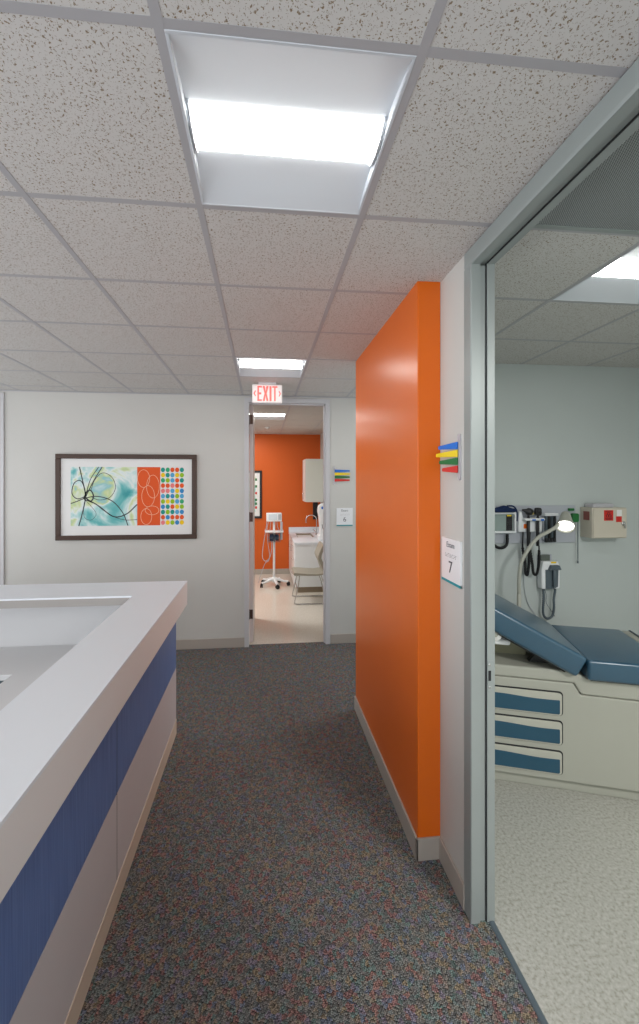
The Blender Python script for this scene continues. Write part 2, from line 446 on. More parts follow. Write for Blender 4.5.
# frame and door at the left of the back wall
df = MB()
for x0, x1 in ((-3.90, -3.84), (-2.885, -2.825)): df.box((x0, BY-.018, 0), (x1, BY+.138, 2.842), .003)
df.box((-3.90, BY-.018, 2.842), (-2.825, BY+.138, 2.90), .003)
struct('trim_5', df, FRAME2)
struct('door_2', MB().box((-3.84, BY+.03, .012), (-2.885, BY+.072, 2.842), .002), FRAME)

# exam room frame (aluminium, stepped profile)
def stepped(mb, y, s):
    """vertical jamb at y with its room-facing reveal pointing along s (-1 towards camera)"""
    prof = [(WX-.006, y+.062*(-s)), (WX-.006, y+.004*(-s)), (WX-.003, y), (WX+.036, y), (WX+.040, y+.010*(-s)), (WX+.068, y+.010*(-s)), (WX+.068, y+.040*(-s)), (WX, y+.062*(-s))]
    mb.prism(prof, 0, 2.8515, 'z')
df = MB()
stepped(df, 1.700, -1); stepped(df, .700, 1)
# header
df.prism([(WX-.006, Z-.004), (WX-.006, 2.862), (WX-.003, 2.852), (WX+.036, 2.852), (WX+.040, 2.862), (WX+.068, 2.862), (WX+.068, Z-.004)], .64, 1.76, 'y')
ej = struct('trim_6', df, FRAME)
df = MB().box((WX+.068, 1.700, 0), (1.0035, 1.755, Z-.02), .002).box((WX+.068, .655, 0), (1.0035, .700, Z-.02), .002).box((WX+.068, .655, 2.856), (1.0035, 1.755, Z-.002), .002)
jb = struct('trim_7', df, FRAME)
struct('trim_8', MB().box((WX+.0645, 1.7035, 0), (WX+.0715, 1.712, 2.86)).box((WX+.0645, .688, 0), (WX+.0715, .6965, 2.86)).box((WX+.0665, .70, 2.8555), (WX+.0695, 1.70, 2.863)), FRAME_DARK)
sp = MB().box((.9695, 1.6982, 1.005), (.9995, 1.7005, 1.135), .0008, 2, 0).box((.972, 1.6972, 1.048), (.984, 1.7, 1.092), 0, 2, 1)
sp.cyl((.978, 1.699, 1.118), (.978, 1.697, 1.118), .006, 12, 2).cyl((.978, 1.699, 1.020), (.978, 1.697, 1.020), .006, 12, 2)
sp.build('strike_plate', [FRAME, FRAME_DARK, CHROME], jb)

# ------------------------------------------------------------------ recessed lights
def troffer(x0, y0, label):
    r = empty('ceiling_light', (x0+P/2, y0+P/2, Z), label, 'ceiling light', 0, 'recessed square ceiling lights')
    h = P/2 - .011
    # frame flange
    f = MB()
    for a, b in (((-h, -h), (h, -h+.008)), ((-h, h-.008), (h, h)), ((-h, -h+.008), (-h+.008, h-.008)), ((h-.008, -h+.008), (h, h-.008))):
        f.box((a[0], a[1], -.001), (b[0], b[1], .004), .0008, 1)
    f.build('frame', REFLECTOR, r)
    # curved reflector wings rising from the flange to the lens
    for sgn in (-1, 1):
        w = MB(); n = 14; V = []; Fc = []
        for i in range(n+1):
            t = i/n; y = (h-.008) + (.080-(h-.008))*t
            z = 0.034*math.sin(t*PI/2)
            for x in (-h+.008, h-.008): V.append((x, sgn*y, z))
        for i in range(n): Fc.append((2*i, 2*i+1, 2*i+3, 2*i+2))
        k = len(V); V += [(v[0], v[1], v[2]+.003) for v in V]
        Fc += [tuple(q+k for q in f_) for f_ in Fc]
        w.add(V, Fc, 0, True); w.build('reflector', REFLECTOR, r)
    # end plates closing the trough
    for sgn in (-1, 1):
        e = MB()
        pl = [(h-.014, 0.0)] + [((h-.008) + (.080-(h-.008))*i/10, 0.034*math.sin(i/10*PI/2)) for i in range(11)]
        pl += [(-p[0], p[1]) for p in pl[::-1]]
        pl = [(p[0], p[1]) for p in pl if True]
        e.prism(pl[1:-1], sgn*(h-.008), sgn*(h-.004), 'x')
        # curved bracket that holds the lens end
        br = [(.092*math.cos(a), .037-.034*math.sin(a)) for a in [PI*i/14 for i in range(15)]]
        e.prism(br, sgn*(h-.018), sgn*(h-.012), 'x')
        e.build('end_plate', REFLECTOR, r)
    # bowed lens
    l = MB(); n = 16; V = []; Fc = []
    for i in range(n+1):
        a = PI*i/n
        for x in (-h+.018, h-.018): V.append((x, .080*math.cos(a), .035-.024*math.sin(a)))
    for i in range(n): Fc.append((2*i, 2*i+1, 2*i+3, 2*i+2))
    l.add(V, Fc, 0, True)
    l.build('lens', LENS, r)
    MB().box((-h, -h, .085), (h, h, .10)).build('housing', REFLECTOR, r)
    return r
troffer(GX, GY, 'large square recessed ceiling light with lit bar nearest in the corridor, by the counter')
troffer(GX, GY+4*P, 'square recessed ceiling light just in front of the EXIT sign')
troffer(GX+3*P, GY+P, 'square recessed ceiling light over the blue exam table, cut by the right edge')
troffer(FGX, FGY, 'small recessed ceiling light in the room beyond the far doorway')

# return-air grille in the exam room ceiling
r = empty('ceiling_vent', (GX+2.5*P, GY+.5*P, Z), 'dark perforated return air grille in the exam room ceiling beside the door header', 'vent')
h = P/2-.006
f = MB()
for a, b in (((-h, -h), (h, -h+.02)), ((-h, h-.02), (h, h)), ((-h, -h+.02), (-h+.02, h-.02)), ((h-.02, -h+.02), (h, h-.02))):
    f.box((a[0], a[1], -.004), (b[0], b[1], .006), .001)
f.build('frame', FRAME, r)
MB().box((-h+.02, -h+.02, .001), (h-.02, h-.02, .005)).build('perforated_panel', PERF, r)

# small white disc on the far room ceiling
s = MB().lathe([(.050, .005), (.055, 0), (.052, -.008), (.02, -.012), (.018, -.025), (.002, -.028)], 20)
tag(s.build('ceiling_disc', WHITEPL, None, (.08, 7.6, Z)), 'small round white disc on the far room ceiling behind the EXIT sign', 'disc')

# ------------------------------------------------------------------ exit sign
r = empty('exit_sign', (.045, 4.23, 2.72), 'lit white EXIT sign with red letters and two arrows hung from the ceiling', 'exit sign')
MB().box((-.152, -.022, 0), (.152, .022, .188), .012, 4).build('housing', EXITWHITE, r)
MB().box((-.09, -.035, .188), (.09, .035, Z-2.72+.001), .004).build('canopy', WHITEPL, r)
def exit_letters():
    m = MB(); d0, d1 = -.0245, -.0215; z0, z1, t = .018, .170, .016
    def q(a): m.prism(a, d0, d1, 'y')
    x = -.100; w = .046
    q([(x, z0), (x+w, z0), (x+w, z0+t), (x+t, z0+t), (x+t, .084), (x+w*.86, .084), (x+w*.86, .104), (x+t, .104), (x+t, z1-t), (x+w, z1-t), (x+w, z1), (x, z1)])
    x = -.047; w = .060
    q([(x, z0), (x+.022, z0), (x+w/2, .074), (x+w-.022, z0), (x+w, z0), (x+w/2+.011, .094), (x+w, z1), (x+w-.022, z1), (x+w/2, .114), (x+.022, z1), (x, z1), (x+w/2-.011, .094)])
    q([(.022, z0), (.043, z0), (.043, z1), (.022, z1)])
    x = .051; w = .052
    q([(x+w/2-t/2, z0), (x+w/2+t/2, z0), (x+w/2+t/2, z1-t), (x+w, z1-t), (x+w, z1), (x, z1), (x, z1-t), (x+w/2-t/2, z1-t)])
    for sg in (-1, 1):
        c = .128*sg
        pts = [(c+.011*sg, .094), (c-.006*sg, .124), (c-.013*sg, .118), (c-.002*sg, .094), (c-.013*sg, .070), (c-.006*sg, .064)]
        q(pts)
    return m
exit_letters().build('lettering', EXITRED, r)

# ------------------------------------------------------------------ framed picture on the back wall
x0, x1, z0, z1 = -2.285, -.755, 1.268, 2.228
r = empty('picture', ((x0+x1)/2, BY, z0), 'wide dark-framed abstract print of teal wash, orange panel and coloured dots on back wall', 'picture')
W, H_ = (x1-x0)/2, z1-z0
f = MB(); b = .052
f.box((-W, -.032, 0), (W, 0, b), .004).box((-W, -.032, H_-b), (W, 0, H_), .004).box((-W, -.032, b), (-W+b, 0, H_-b), .004).box((W-b, -.032, b), (W, 0, H_-b), .004)
f.build('frame', DARKWOOD, r)
MB().box((-W+b-.004, -.012, b-.004), (W-b+.004, -.004, H_-b+.004)).build('mat_board', MAT, r)
cx = (x0+x1)/2
ax0, ax1, az0, az1 = -2.128-cx, -.898-cx, 1.425-z0, 2.085-z0
o0, o1 = -1.413-cx, -1.160-cx
MB().box((ax0, -.0135, az0), (o0, -.0115, az1)).build('watercolour_panel', WATER, r)
st = MB(); yy = -.0142
def ink(pts, w, mb=st, mi=0, y=yy):
    sp_ = spline([(ax0+(o0-ax0)*u, y, az0+(az1-az0)*v) for u, v in pts], 8)
    n = len(sp_); V = []
    for i, p in enumerate(sp_):
        t = sp_[min(i+1, n-1)]-sp_[max(i-1, 0)]; nn = Vector((-t.z, 0, t.x)); nn.normalize()
        V += [p+nn*w, p-nn*w]
    mb.add(V, [(2*i, 2*i+1, 2*i+3, 2*i+2) for i in range(n-1)], mi)
ink([(.13, 1), (.18, .75), (.22, .5), (.17, .2), (.12, 0)], .006)
ink([(.47, 1), (.36, .8), (.26, .58), (.21, .48), (.1, .42), (0, .38)], .005)
ink([(.42, 1), (.3, .8), (.23, .55), (.2, .45)], .004)
ink([(.22, .5), (.1, .46), (.02, .55), (.05, .72), (.14, .77), (.2, .66), (.22, .5)], .005)
ink([(.22, .48), (.3, .42), (.34, .5), (.3, .6), (.24, .58), (.2, .47)], .007)
ink([(.2, .47), (.4, .5), (.62, .42), (.78, .22), (.86, 0)], .005)
ink([(.2, .45), (.36, .38), (.5, .26), (.66, .15), (.84, .2), (1, .36)], .006)
ink([(.2, .45), (.42, .34), (.6, .18), (.8, .1), (1, .1)], .003)
ink([(.3, .6), (.36, .78), (.48, .9), (.62, .82), (.67, .64), (.58, .48), (.42, .44), (.3, .5)], .003)
ink([(.2, .45), (.3, .34), (.38, .2), (.3, .1), (.2, .16), (.2, .4)], .002)
st.build('ink_lines', INK, r)
MB().box((o0, -.0135, az0), (o1, -.0115, az1)).build('orange_panel', paint('orange red print', (226, 92, 44), .7, .2, 0), r)
ci = MB()
def ring(cx_, cz_, rx, rz, w=.0026):
    n = 40; V = []
    for i in range(n):
        a = 2*PI*i/n; V += [(cx_+(rx+w)*math.cos(a), -.0142, cz_+(rz+w)*math.sin(a)), (cx_+(rx-w)*math.cos(a), -.0142, cz_+(rz-w)*math.sin(a))]
    ci.add(V, [(2*i, 2*i+1, (2*i+3) % (2*n), (2*i+2) % (2*n)) for i in range(n)])
ow = o1-o0; oc = (o0+o1)/2
ring(o0+.07, az1-.13, .066, .10); ring(o0+.12, az0+.33, .07, .12); ring(o0+.10, az0+.10, .06, .09); ring(o1-.08, az1-.22, .07, .13); ring(o1-.09, az0+.17, .075, .05)
ci.build('circle_lines', paint('pale orange ink', (240, 190, 160), .8, .2, 0), r)
dots = MB(); pal = [(40, 150, 140), (230, 90, 40), (240, 200, 30), (90, 170, 215), (150, 190, 40), (235, 130, 130), (60, 170, 120), (60, 140, 200)]
dm = [paint('dot print %d' % i, c, .7, .2, 0) for i, c in enumerate(pal)]
dw = (ax1-o1)/5; dh = (az1-az0)/11
seq = [[0, 6, 1, 1, 0], [2, 0, 3, 2, 4], [6, 4, 3, 1, 0], [1, 1, 5, 1, 1], [5, 5, 3, 2, 7], [3, 0, 7, 4, 3], [4, 2, 4, 3, 6], [7, 0, 1, 2, 4], [0, 4, 0, 3, 7], [1, 7, 1, 1, 1], [5, 2, 4, 7, 2]]
for rr_ in range(11):
    for c_ in range(5):
        xc = o1+dw*(c_+.5)+.004; zc = az1-dh*(rr_+.5); n = 16
        V = [(xc+.0232*math.cos(2*PI*k/n), -.0130, zc+.0265*math.sin(2*PI*k/n)) for k in range(n)]
        dots.add(V, [tuple(range(n))], seq[rr_][c_])
dots.build('dot_grid', dm, r)

# ------------------------------------------------------------------ reception counter
CT = 1.15
r = empty('reception_counter', (-.70, 1.6, 0), 'white-topped L-shaped reception counter with navy band and grey lower panels', 'counter')
def rc(mb, name, mat): 
    o = mb.build(name, mat, r); o.location = (.70, -1.6, 0); return o
ty0, ty1 = -1.2, 3.262
top = MB().prism([(-.866, ty0), (-.58, ty0), (-.58, ty1), (-3.6, ty1), (-3.6, 2.862), (-.866, 2.862)], CT-.012, CT, 'z')
rc(top, 'countertop', QUARTZ)
fs = MB().prism([(-.860, ty0), (-.581, ty0), (-.581, ty1-.001), (-3.6, ty1-.001), (-3.6, 3.135), (-.76, 3.135), (-.76, ty0)], .97, CT-.012, 'z')
rc(fs, 'fascia', FASCIA)
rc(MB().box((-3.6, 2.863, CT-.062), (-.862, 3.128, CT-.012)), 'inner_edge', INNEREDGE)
ys = [ty0, .66, 1.937, 3.215]
for a, b in zip(ys[:-1], ys[1:]):
    rc(MB().box((-.69, a+.003, .862), (-.655, b-.003, .97)).box((-.69, a+.003, .504), (-.655, b-.003, .90)), 'blue_panel', DENIM)
    rc(MB().box((-.69, a+.003, .111), (-.655, b-.003, .500)), 'grey_panel', GREYPANEL)
for yb_ in ys[1:-1]:
    rc(MB().box((-.69, yb_-.003, .113), (-.6552, yb_+.003, .97)), 'seam', FRAME_DARK)
rc(MB().box((-.70, ty0, 0), (-.652, 3.215, .105), .002).box((-.70, ty0, .105), (-.651, 3.216, .112), .001), 'kick_trim', TANTRIM)
rc(MB().box((-.745, ty0, 0), (-.69, 3.215, .97)).box((-3.6, 3.128, 0), (-.69, 3.215, 1.10)), 'core_wall', DESK)

# desk inside
r = empty('desk', (-1.2, 2.9, 0), 'pale grey L-shaped work desk inside the reception counter', 'desk')
def dk(mb, name, mat):
    o = mb.build(name, mat, r); o.location = (1.2, -2.9, 0); return o
dk(MB().prism([(-.75, -1.1), (-.75, 3.127), (-3.5, 3.127), (-3.5, 2.672), (-1.518, 2.672), (-1.518, -1.1)], .705, .74, 'z', .002, 1), 'worktop', DESK)
for (xa, xb, ya, yb) in ((-1.49, -1.46, -1.05, -.6), (-1.49, -1.46, 2.0, 2.6), (-3.45, -3.42, 2.70, 3.10)):
    dk(MB().box((xa, ya, 0), (xb, yb, .705)), 'support_panel', SLATE)
dk(MB().box((-2.3, 2.69, .06), (-1.56, 3.10, .69), .004), 'dark_filler', SLATE)  # dark block added to blacken the shaded knee space under the worktop
dk(MB().box((-1.40, .9, .08), (-.95, 1.9, .60), .004), 'pedestal', SLATE)

# ------------------------------------------------------------------ room signs and flags
def room_sign(M, num, label, loc):
    """built facing local -y, base at its lower edge centre"""
    r = empty('room_sign', loc, label, 'sign'); r.rotation_euler = (0, 0, M)
    MB().box((-.097, -.010, 0), (.097, 0, .212), .001).build('plate', WHITEPL, r)
    MB().box((-.097, -.0115, 0), (.097, -.0005, .012), .0005).build('teal_strip', TEAL, r)
    MB().text('Exam', .038, on_back(0, -.0112, .182)).build('lettering', SIGNINK2, r)
    MB().text(num, .080, on_back(0, -.0112, .075)).build('numeral', SIGNINK, r)
    b = MB()
    xs = [-.052+.013*i for i in range(9)]
    for i, x in enumerate(xs):
        for k in range(3):
            if (i*7+k*3) % 4 != 1: b.cyl((x, -.0098, .125+k*.007), (x, -.0118, .125+k*.007), .0022, 8)
            if (i*5+k) % 3 == 0: b.cyl((x+.0055, -.0098, .125+k*.007), (x+.0055, -.0118, .125+k*.007), .0022, 8)
    b.build('braille', SIGNDOT, r)
    return r
room_sign(-PI/2, '7', 'white room sign Exam 7 with teal lower strip beside the near doorway', (WX, 1.886, 1.426))
room_sign(0, '6', 'white room sign with teal lower strip on the back wall beside the far doorway', (.968, BY, 1.396))

def flag_set(loc, rz, sg, lens, angs, label):
    """four lever flags on a narrow clear plate, pointing along local x * sg; -y is out of the wall"""
    r = empty('signal_flag_set', loc, label, 'signal flags', rz)
    MB().prism(rrect(-.014, -.105, .014, .108, .013), -.006, 0, 'y').build('backplate', CLEAR, r)
    for k, (mname, m_) in enumerate((('blue_flag', BLUE), ('yellow_flag', YELLOW), ('green_flag', GREEN), ('red_flag', RED))):
        z = .056-.0365*k; l = lens[k]
        g = MB().prism([(sg*a, b) for a, b in ((0, -.0165), (l-.004, -.0085), (l, -.005), (l, .005), (l-.004, .0085), (0, .0165))], -.002, .002, 'y', .0008, 1)
        g.cyl((0, 0, -.016), (0, 0, .016), .004, 10)
        o = g.build(mname, m_, r); o.location = (sg*.006, -.011, z); o.rotation_euler = (0, 0, -sg*angs[k])
    return r
flag_set((WX, 1.812, 2.022), -PI/2, -1, (.150, .170, .134, .108), (.16, .16, .20, .22), 'clear strip of blue, yellow, green and red flags above the Exam 7 sign')
flag_set((.846, BY, 1.992), 0, 1, (.175, .178, .175, .175), (.10, .10, .10, .10), 'clear strip of blue, yellow, green and red flags beside the far doorway')

# ------------------------------------------------------------------ exam table (local x along its length, y towards the wall)
ang = math.atan2(-.323, .946)
r = empty('exam_table', (1.467, 2.493, 0), 'putty coloured exam table with blue vinyl cushions, backrest raised, three drawers', 'exam table', ang)
low = [(-.36, .07), (1.03, .07), (1.03, .605), (.487, .611), (.449, .677), (-.36, .677)]
body = MB().prism(low, 0, .56, 'y', .008, 2)
bo = body.build('body', CREAM, r)
up = [(-.36, .681), (.4515, .681), (.489, .6155), (1.03, .6095), (1.03, .722), (.52, .722), (.43, .752), (-.36, .752)]
MB().prism(up, -.004, .56, 'y', .012, 3).build('upper_shell', CREAM, r)
MB().box((-.33, .03, .0005), (1.0, .53, .075), .004).build('plinth', CREAM, r)
MB().box((-.36, .022, .672), (1.02, .54, .685)).build('seam_gap', FRAME_DARK, r)
for zt, zb in ((.612, .474), (.433, .294), (.248, .111)):
    # face with rounded corners
    d = MB().prism(rrect(-.33, zb, .384, zt, .018), -.010, .004, 'y', .004, 2).build('drawer', CREAM2, r)
    MB().prism(rrect(-.336, zb-.003, .391, zt+.009, .022), -.0025, .003, 'y').build('reveal', FRAME_DARK, d)  # dark plate stands in for the shadow in the drawer gap, widest on top
    h = zt-zb; ztop = zt-h*.30
    top = [(.369 - .70*i/24, ztop - .004*math.sin(i/24*PI*3.0) + .010*(i/24)) for i in range(25)]
    pl = [(-.331, zb+.009), (.365, zb+.009), (.371, zb+.015), (.371, ztop-.006)] + top
    MB().prism(pl, -.0125, -.006, 'y', .001, 1).build('blue_inset', BLUEINSET, d)
# seat cushion
sc = MB().box((.508, -.052, .724), (.968, .602, .846), .018, 5)
sc.build('seat_cushion', BLUEVINYL, r)
MB().box((.530, -.03, .716), (.96, .58, .730), .002).build('cushion_board', BLACK, r)
# backrest, hinged at the seat
a = math.radians(27.6)
Mb = Matrix.Translation((.508, 0, .856)) @ Matrix.Rotation(a, 4, 'Y')
MB().box((-.79, -.052, -.136), (.006, .602, 0), .022, 5, 0, Mb).build('backrest_cushion', BLUEVINYL, r)
MB().box((-.76, -.02, -.148), (-.05, .57, -.134), .002, 2, 0, Mb).build('backrest_board', BLACK, r)
# prop strut below the backrest
for yy_ in (.12, .44):
    MB().tube([Mb @ Vector((-.40, yy_, -.155)), (.33, yy_, .76)], .011, 8).prism([(.22, .745), (.40, .745), (.36, .775), (.26, .80)], yy_-.03, yy_+.02, 'y').build('strut', BLACK, r)
# deck and trough below the raised backrest
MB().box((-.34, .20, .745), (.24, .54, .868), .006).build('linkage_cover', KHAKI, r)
MB().box((-.36, .02, .868), (.10, .56, .905), .012, 3).build('paper_tray', WHITEPL, r)
pr = MB().cyl((.0, -.02, .948), (.0, .56, .948), .042, 28).build('paper_roll', PAPER, r)
MB().cyl((.0, -.026, .948), (.0, -.0195, .948), .016, 18).build('roll_core', CREAM, pr)
# foot end with a slim trim
MB().box((.972, -.02, .722), (1.030, .60, .838), .010, 3).build('foot_panel', CREAM, r)
MB().box((1.020, -.02, .834), (1.034, .60, .845), .003, 2).build('edge_trim', SLATE, r)

# ------------------------------------------------------------------ exam light on a gooseneck behind the table
LX, LY = 2.031, 3.10
r = empty('exam_lamp', (LX, LY, 0), 'putty gooseneck exam lamp with lit round head behind the exam table', 'lamp')
MB().lathe([(.02, 0), (.135, .0), (.14, .012), (.13, .03), (.05, .045), (.02, .05)], 28).build('base', CREAM, r)
MB().cyl((0, 0, .04), (0, 0, 1.02), .016).build('pole', CREAM, r)
hp = Vector((.392, -.005, 1.572))     # head centre
pts = spline([(0, 0, 1.0), (.004, 0, 1.18), (.035, 0, 1.306), (.14, 0, 1.450), (.25, 0, 1.515), (.325, 0, 1.558), (.365, .02, 1.60)], 10)
MB().tube(pts, [.0135+.0016*(i % 2) for i in range(len(pts))], 10).build('gooseneck', CREAM, r)
dirn = Vector((-.50, -.62, -.60)).normalized()
q = dirn.to_track_quat('Z', 'Y').to_matrix().to_4x4()
Mh = Matrix.Translation(hp) @ q
MB().lathe([(.012, -.135), (.030, -.128), (.038, -.100), (.052, -.03), (.067, .012), (.070, .030), (.065, .030), (.061, .012), (.03, -.03), (.004, -.04)], 28, 0, Mh).build('head', CREAM, r)
MB().lathe([(.002, .021), (.040, .020), (.060, .012)], 28, 0, Mh).lathe([(.02, .022), (.03, .030), (.012, .033)], 20, 0, Mh).build('lamp_lens', LAMPLENS, r)

# ------------------------------------------------------------------ wall instruments
B0 = EY
tag(MB().box((1.92, B0-.016, 1.389), (2.702, B0, 1.711), .003).build('instrument_board', GREYPL),
    'long grey wall board carrying the instruments above the exam table', 'board')
BF = B0-.016
# blood pressure gauge
r = empty('blood_pressure_gauge', (2.012, BF, 1.483), 'square white wall blood pressure gauge with navy cuff, partly behind the door jamb', 'gauge')
f = MB(); w, h = .115, .175
f.box((-w, -.05, 0), (w, 0, .016), .004).box((-w, -.05, h-.016), (w, 0, h), .004).box((-w, -.05, .016), (-w+.016, 0, h-.016), .004).box((w-.016, -.05, .016), (w, 0, h-.016), .004)
f.build('frame', WHITEPL, r)
MB().box((-w+.016, -.02, .016), (w-.016, -.002, h-.016)).build('dial_face', paint('grey green dial', (140, 156, 152), .3, .5, 0), r)
d = MB().box((.040, -.024, .020), (.092, -.019, .150))
for i in range(6): d.tube([(.05+.006*math.sin(i*2), -.026, .03+.02*i), (.08, -.028, .04+.018*i)], .004, 6)
d.build('gauge_scale', BLACK, r)
MB().box((.045, -.028, .140), (.082, -.024, .153)).build('yellow_sticker', YELLOW, r)
c = MB().tube(spline([(-.10, -.05, h+.015), (-.05, -.06, h+.03), (.0, -.055, h+.042), (.05, -.05, h+.026), (.085, -.05, h+.015)]), .017, 10)
c.box((-.11, -.085, h+.002), (.09, -.01, h+.035), .012, 3).build('cuff', NAVY, r)
MB().tube(spline([(.03, -.05, h+.055), (.085, -.05, h+.05), (.118, -.045, h+.01), (.122, -.04, .10)]), .007, 8).build('bulb_hose', NAVY, r)
hs = spline([(-.095, -.03, 0), (-.09, -.035, -.08), (-.05, -.04, -.118), (.0, -.04, -.122), (.035, -.04, -.09), (.045, -.03, -.01)], 12)
MB().tube(hs, [.011+.0025*(i % 2) for i in range(len(hs))], 8).build('coiled_hose', BLACKRUB, r)
# otoscope / ophthalmoscope transformer
r = empty('otoscope_station', (2.255, BF, 1.490), 'white wall otoscope station holding two black scopes on coiled cords', 'otoscope set')
MB().prism([(-.105, 0), (.105, 0), (.108, .055), (.108, .10), (-.06, .10), (-.075, .175), (-.10, .175), (-.108, .06)], -.045, 0, 'y', .008, 3).build('housing', WHITEPL, r)
MB().box((-.075, -.085, .098), (.105, -.004, .120), .008, 3).build('cradle', WHITEPL, r)
MB().box((-.062, -.0475, .030), (-.006, -.0445, .068)).build('orange_sticker', ORANGEPL, r)
MB().box((-.012, -.088, .100), (.018, -.084, .112)).build('blue_tab', BLUE, r)
MB().box((.066, -.088, .098), (.092, -.084, .114)).build('blue_tab', BLUE, r)
MB().box((-.010, -.072, .150), (.008, -.066, .172)).build('yellow_tag', YELLOW, r)
for k, hx in enumerate((-.035, .049)):
    s_ = MB().cyl((hx, -.068, -.115), (hx, -.068, .125), .0125, 14).cyl((hx, -.068, .125), (hx, -.068, .150), .009, 12)
    o = s_.build('scope_handle', BLACK, r)
    if k == 0:
        hd = MB().lathe([(.010, -.030), (.026, -.028), (.030, -.012), (.030, .008), (.018, .020), (.008, .052), (.005, .058)], 16, 0, Matrix.Translation((hx, -.068, .176)) @ Matrix.Rotation(-PI/2+.25, 4, 'Y'))
    else:
        hd = MB().prism(rrect(hx-.026, .140, hx+.026, .208, .018), -.086, -.054, 'y', .005, 2).cyl((hx, -.095, .178), (hx, -.05, .178), .014, 14)
    hd.build('scope_head', BLACK, o)
for k, (xa, xb) in enumerate(((-.064, -.024), (.000, .064))):
    dx = xb-xa
    cp = spline([(xa+.006, -.03, .0), (xa+.003, -.03, -.13), (xa+.012, -.05, -.27), (xa+.3*dx, -.055, -.345), (xa+.7*dx, -.058, -.355), (xb-.004, -.062, -.29), (xb-.002, -.066, -.20), (xb-.004, -.068, -.112)], 14)
    MB().tube(cp, [.0095+.003*(i % 2) if 14 < i < 92 else .006 for i in range(len(cp))], 8).build('coiled_cord', BLACKRUB, r)
# specula dispenser
r = empty('specula_dispenser', (2.442, BF, 1.402), 'wall dispenser with dark tubes of ear tips between the scopes and the lamp head', 'dispenser')
MB().box((-.058, -.022, .015), (.058, 0, .245), .004).build('back_bracket', GREYPL, r)
MB().box((-.062, -.055, .222), (.062, -.002, .246), .005).build('cap', WHITEPL, r)
for hx in (-.039, -.013, .013, .039):
    t = MB().cyl((hx, -.034, .035), (hx, -.034, .228), .0115, 14).build('tube', SLATE if hx in (-.039, .013) else BLACK, r)
    MB().cyl((hx, -.034, .0), (hx, -.034, .038), .0135, 14, 0, .011).build('tube_mouth', BLACK, t)
# green tape measure
r = empty('tape_measure', (2.672, BF, 1.603), 'green tape reel with thin strip hanging from the board edge behind the lamp head', 'tape measure')
MB().prism(rrect(-.020, -.035, .040, .040, .014), -.030, 0, 'y', .004, 2).build('reel', GREEN, r)
MB().box((-.05, -.026, .062), (.0, -.006, .084), .004).build('green_clip', GREEN, r)
MB().box((.036, -.016, -.375), (.043, -.013, -.01)).cyl((.0395, -.0145, -.392), (.0395, -.0145, -.372), .006, 10).build('strip', SLATE, r)
# sharps cabinet
r = empty('sharps_cabinet', (2.914, B0, 1.438), 'beige lockable sharps cabinet with red labels on the exam room wall', 'sharps cabinet')
MB().box((-.158, -.135, 0), (.158, 0, .258), .006, 3).build('body', SHARPS, r)
MB().box((-.152, -.142, .006), (.152, -.134, .250), .003).build('door', SHARPS, r)
MB().box((-.13, -.115, .2555), (.06, -.015, .292), .010, 3).build('container_top', CLEAR, r)
lb = MB().box((-.058, -.1438, .150), (.026, -.1418, .238)).build('red_label', RED, r)
w = MB()
for i, (za, wd) in enumerate(((.228, .06), (.168, .066), (.158, .05))): w.box((-.016-wd/2, -.1446, za), (-.016+wd/2, -.1436, za+.004))
for k in range(3):
    a_ = PI/2+2*PI*k/3; cx_, cz_ = -.016+.013*math.cos(a_), .197+.013*math.sin(a_)
    w.tube([(cx_+.011*math.cos(2*PI*i/18), -.1440, cz_+.011*math.sin(2*PI*i/18)) for i in range(18)], .0022, 6, closed=True)
w.build('biohazard_mark', BLACK, lb)
MB().box((.052, -.1438, .138), (.104, -.1418, .185)).build('orange_label', RED, r)
MB().box((.060, -.1438, .187), (.104, -.1418, .240)).build('white_label', PAPER, r)
MB().box((-.1598, -.105, .150), (-.1578, -.040, .225)).build('side_label', paint('faded red label', (150, 92, 86), .6, .3, 0), r)
MB().cyl((.118, -.150, .125), (.118, -.1415, .125), .017, 18).cyl((.118, -.160, .125), (.118, -.149, .125), .007, 12).box((.114, -.166, .085), (.122, -.158, .125), .001).build('lock', CHROME, r)
# thermometer
r = empty('thermometer', (2.430, B0, 1.006), 'grey wall thermometer with dark probe well and looped cord below the board', 'thermometer')
MB().box((-.075, -.012, .02), (.055, 0, .285), .004).build('wall_bracket', GREYPL, r)
MB().prism([(-.082, 0), (.082, 0), (.084, .15), (.070, .235), (-.070, .235), (-.084, .15)], -.075, -.012, 'y', .010, 3).build('body', WHITEPL, r)
MB().box((-.072, -.05, .236), (.010, -.018, .285), .003).build('display', paint('grey lcd', (92, 100, 92), .3, .5, 0), r)
MB().box((.0, -.0785, .218), (.045, -.072, .232), .001).build('yellow_sticker', YELLOW, r)
MB().prism([(-.05, .004), (.03, .004), (.062, .02), (.066, .165), (-.052, .165)], -.0772, -.073, 'y').build('probe_well', SLATE, r)
MB().prism([(-.03, .165), (.078, .165), (.06, .205), (-.012, .205)], -.105, -.07, 'y', .006, 2).cyl((.02, -.088, .02), (.02, -.088, .17), .013, 14).build('probe', SLATE, r)
cp = spline([(-.05, -.045, .004), (-.048, -.05, -.08), (-.055, -.05, -.18), (-.045, -.05, -.235), (-.01, -.05, -.258), (.030, -.05, -.235), (.045, -.05, -.17), (.044, -.05, -.09), (.055, -.05, -.02), (.05, -.05, .002)], 12)
MB().tube(cp, [.0085+.0025*(i % 2) for i in range(len(cp))], 8).build('coiled_cord', SLATE, r)
MB().tube(spline([(-.03, -.03, .004), (-.012, -.03, -.06), (-.010, -.03, -.13), (.03, -.03, -.19), (.075, -.02, -.25)]), .0025, 6).build('power_cord', SLATE, r)
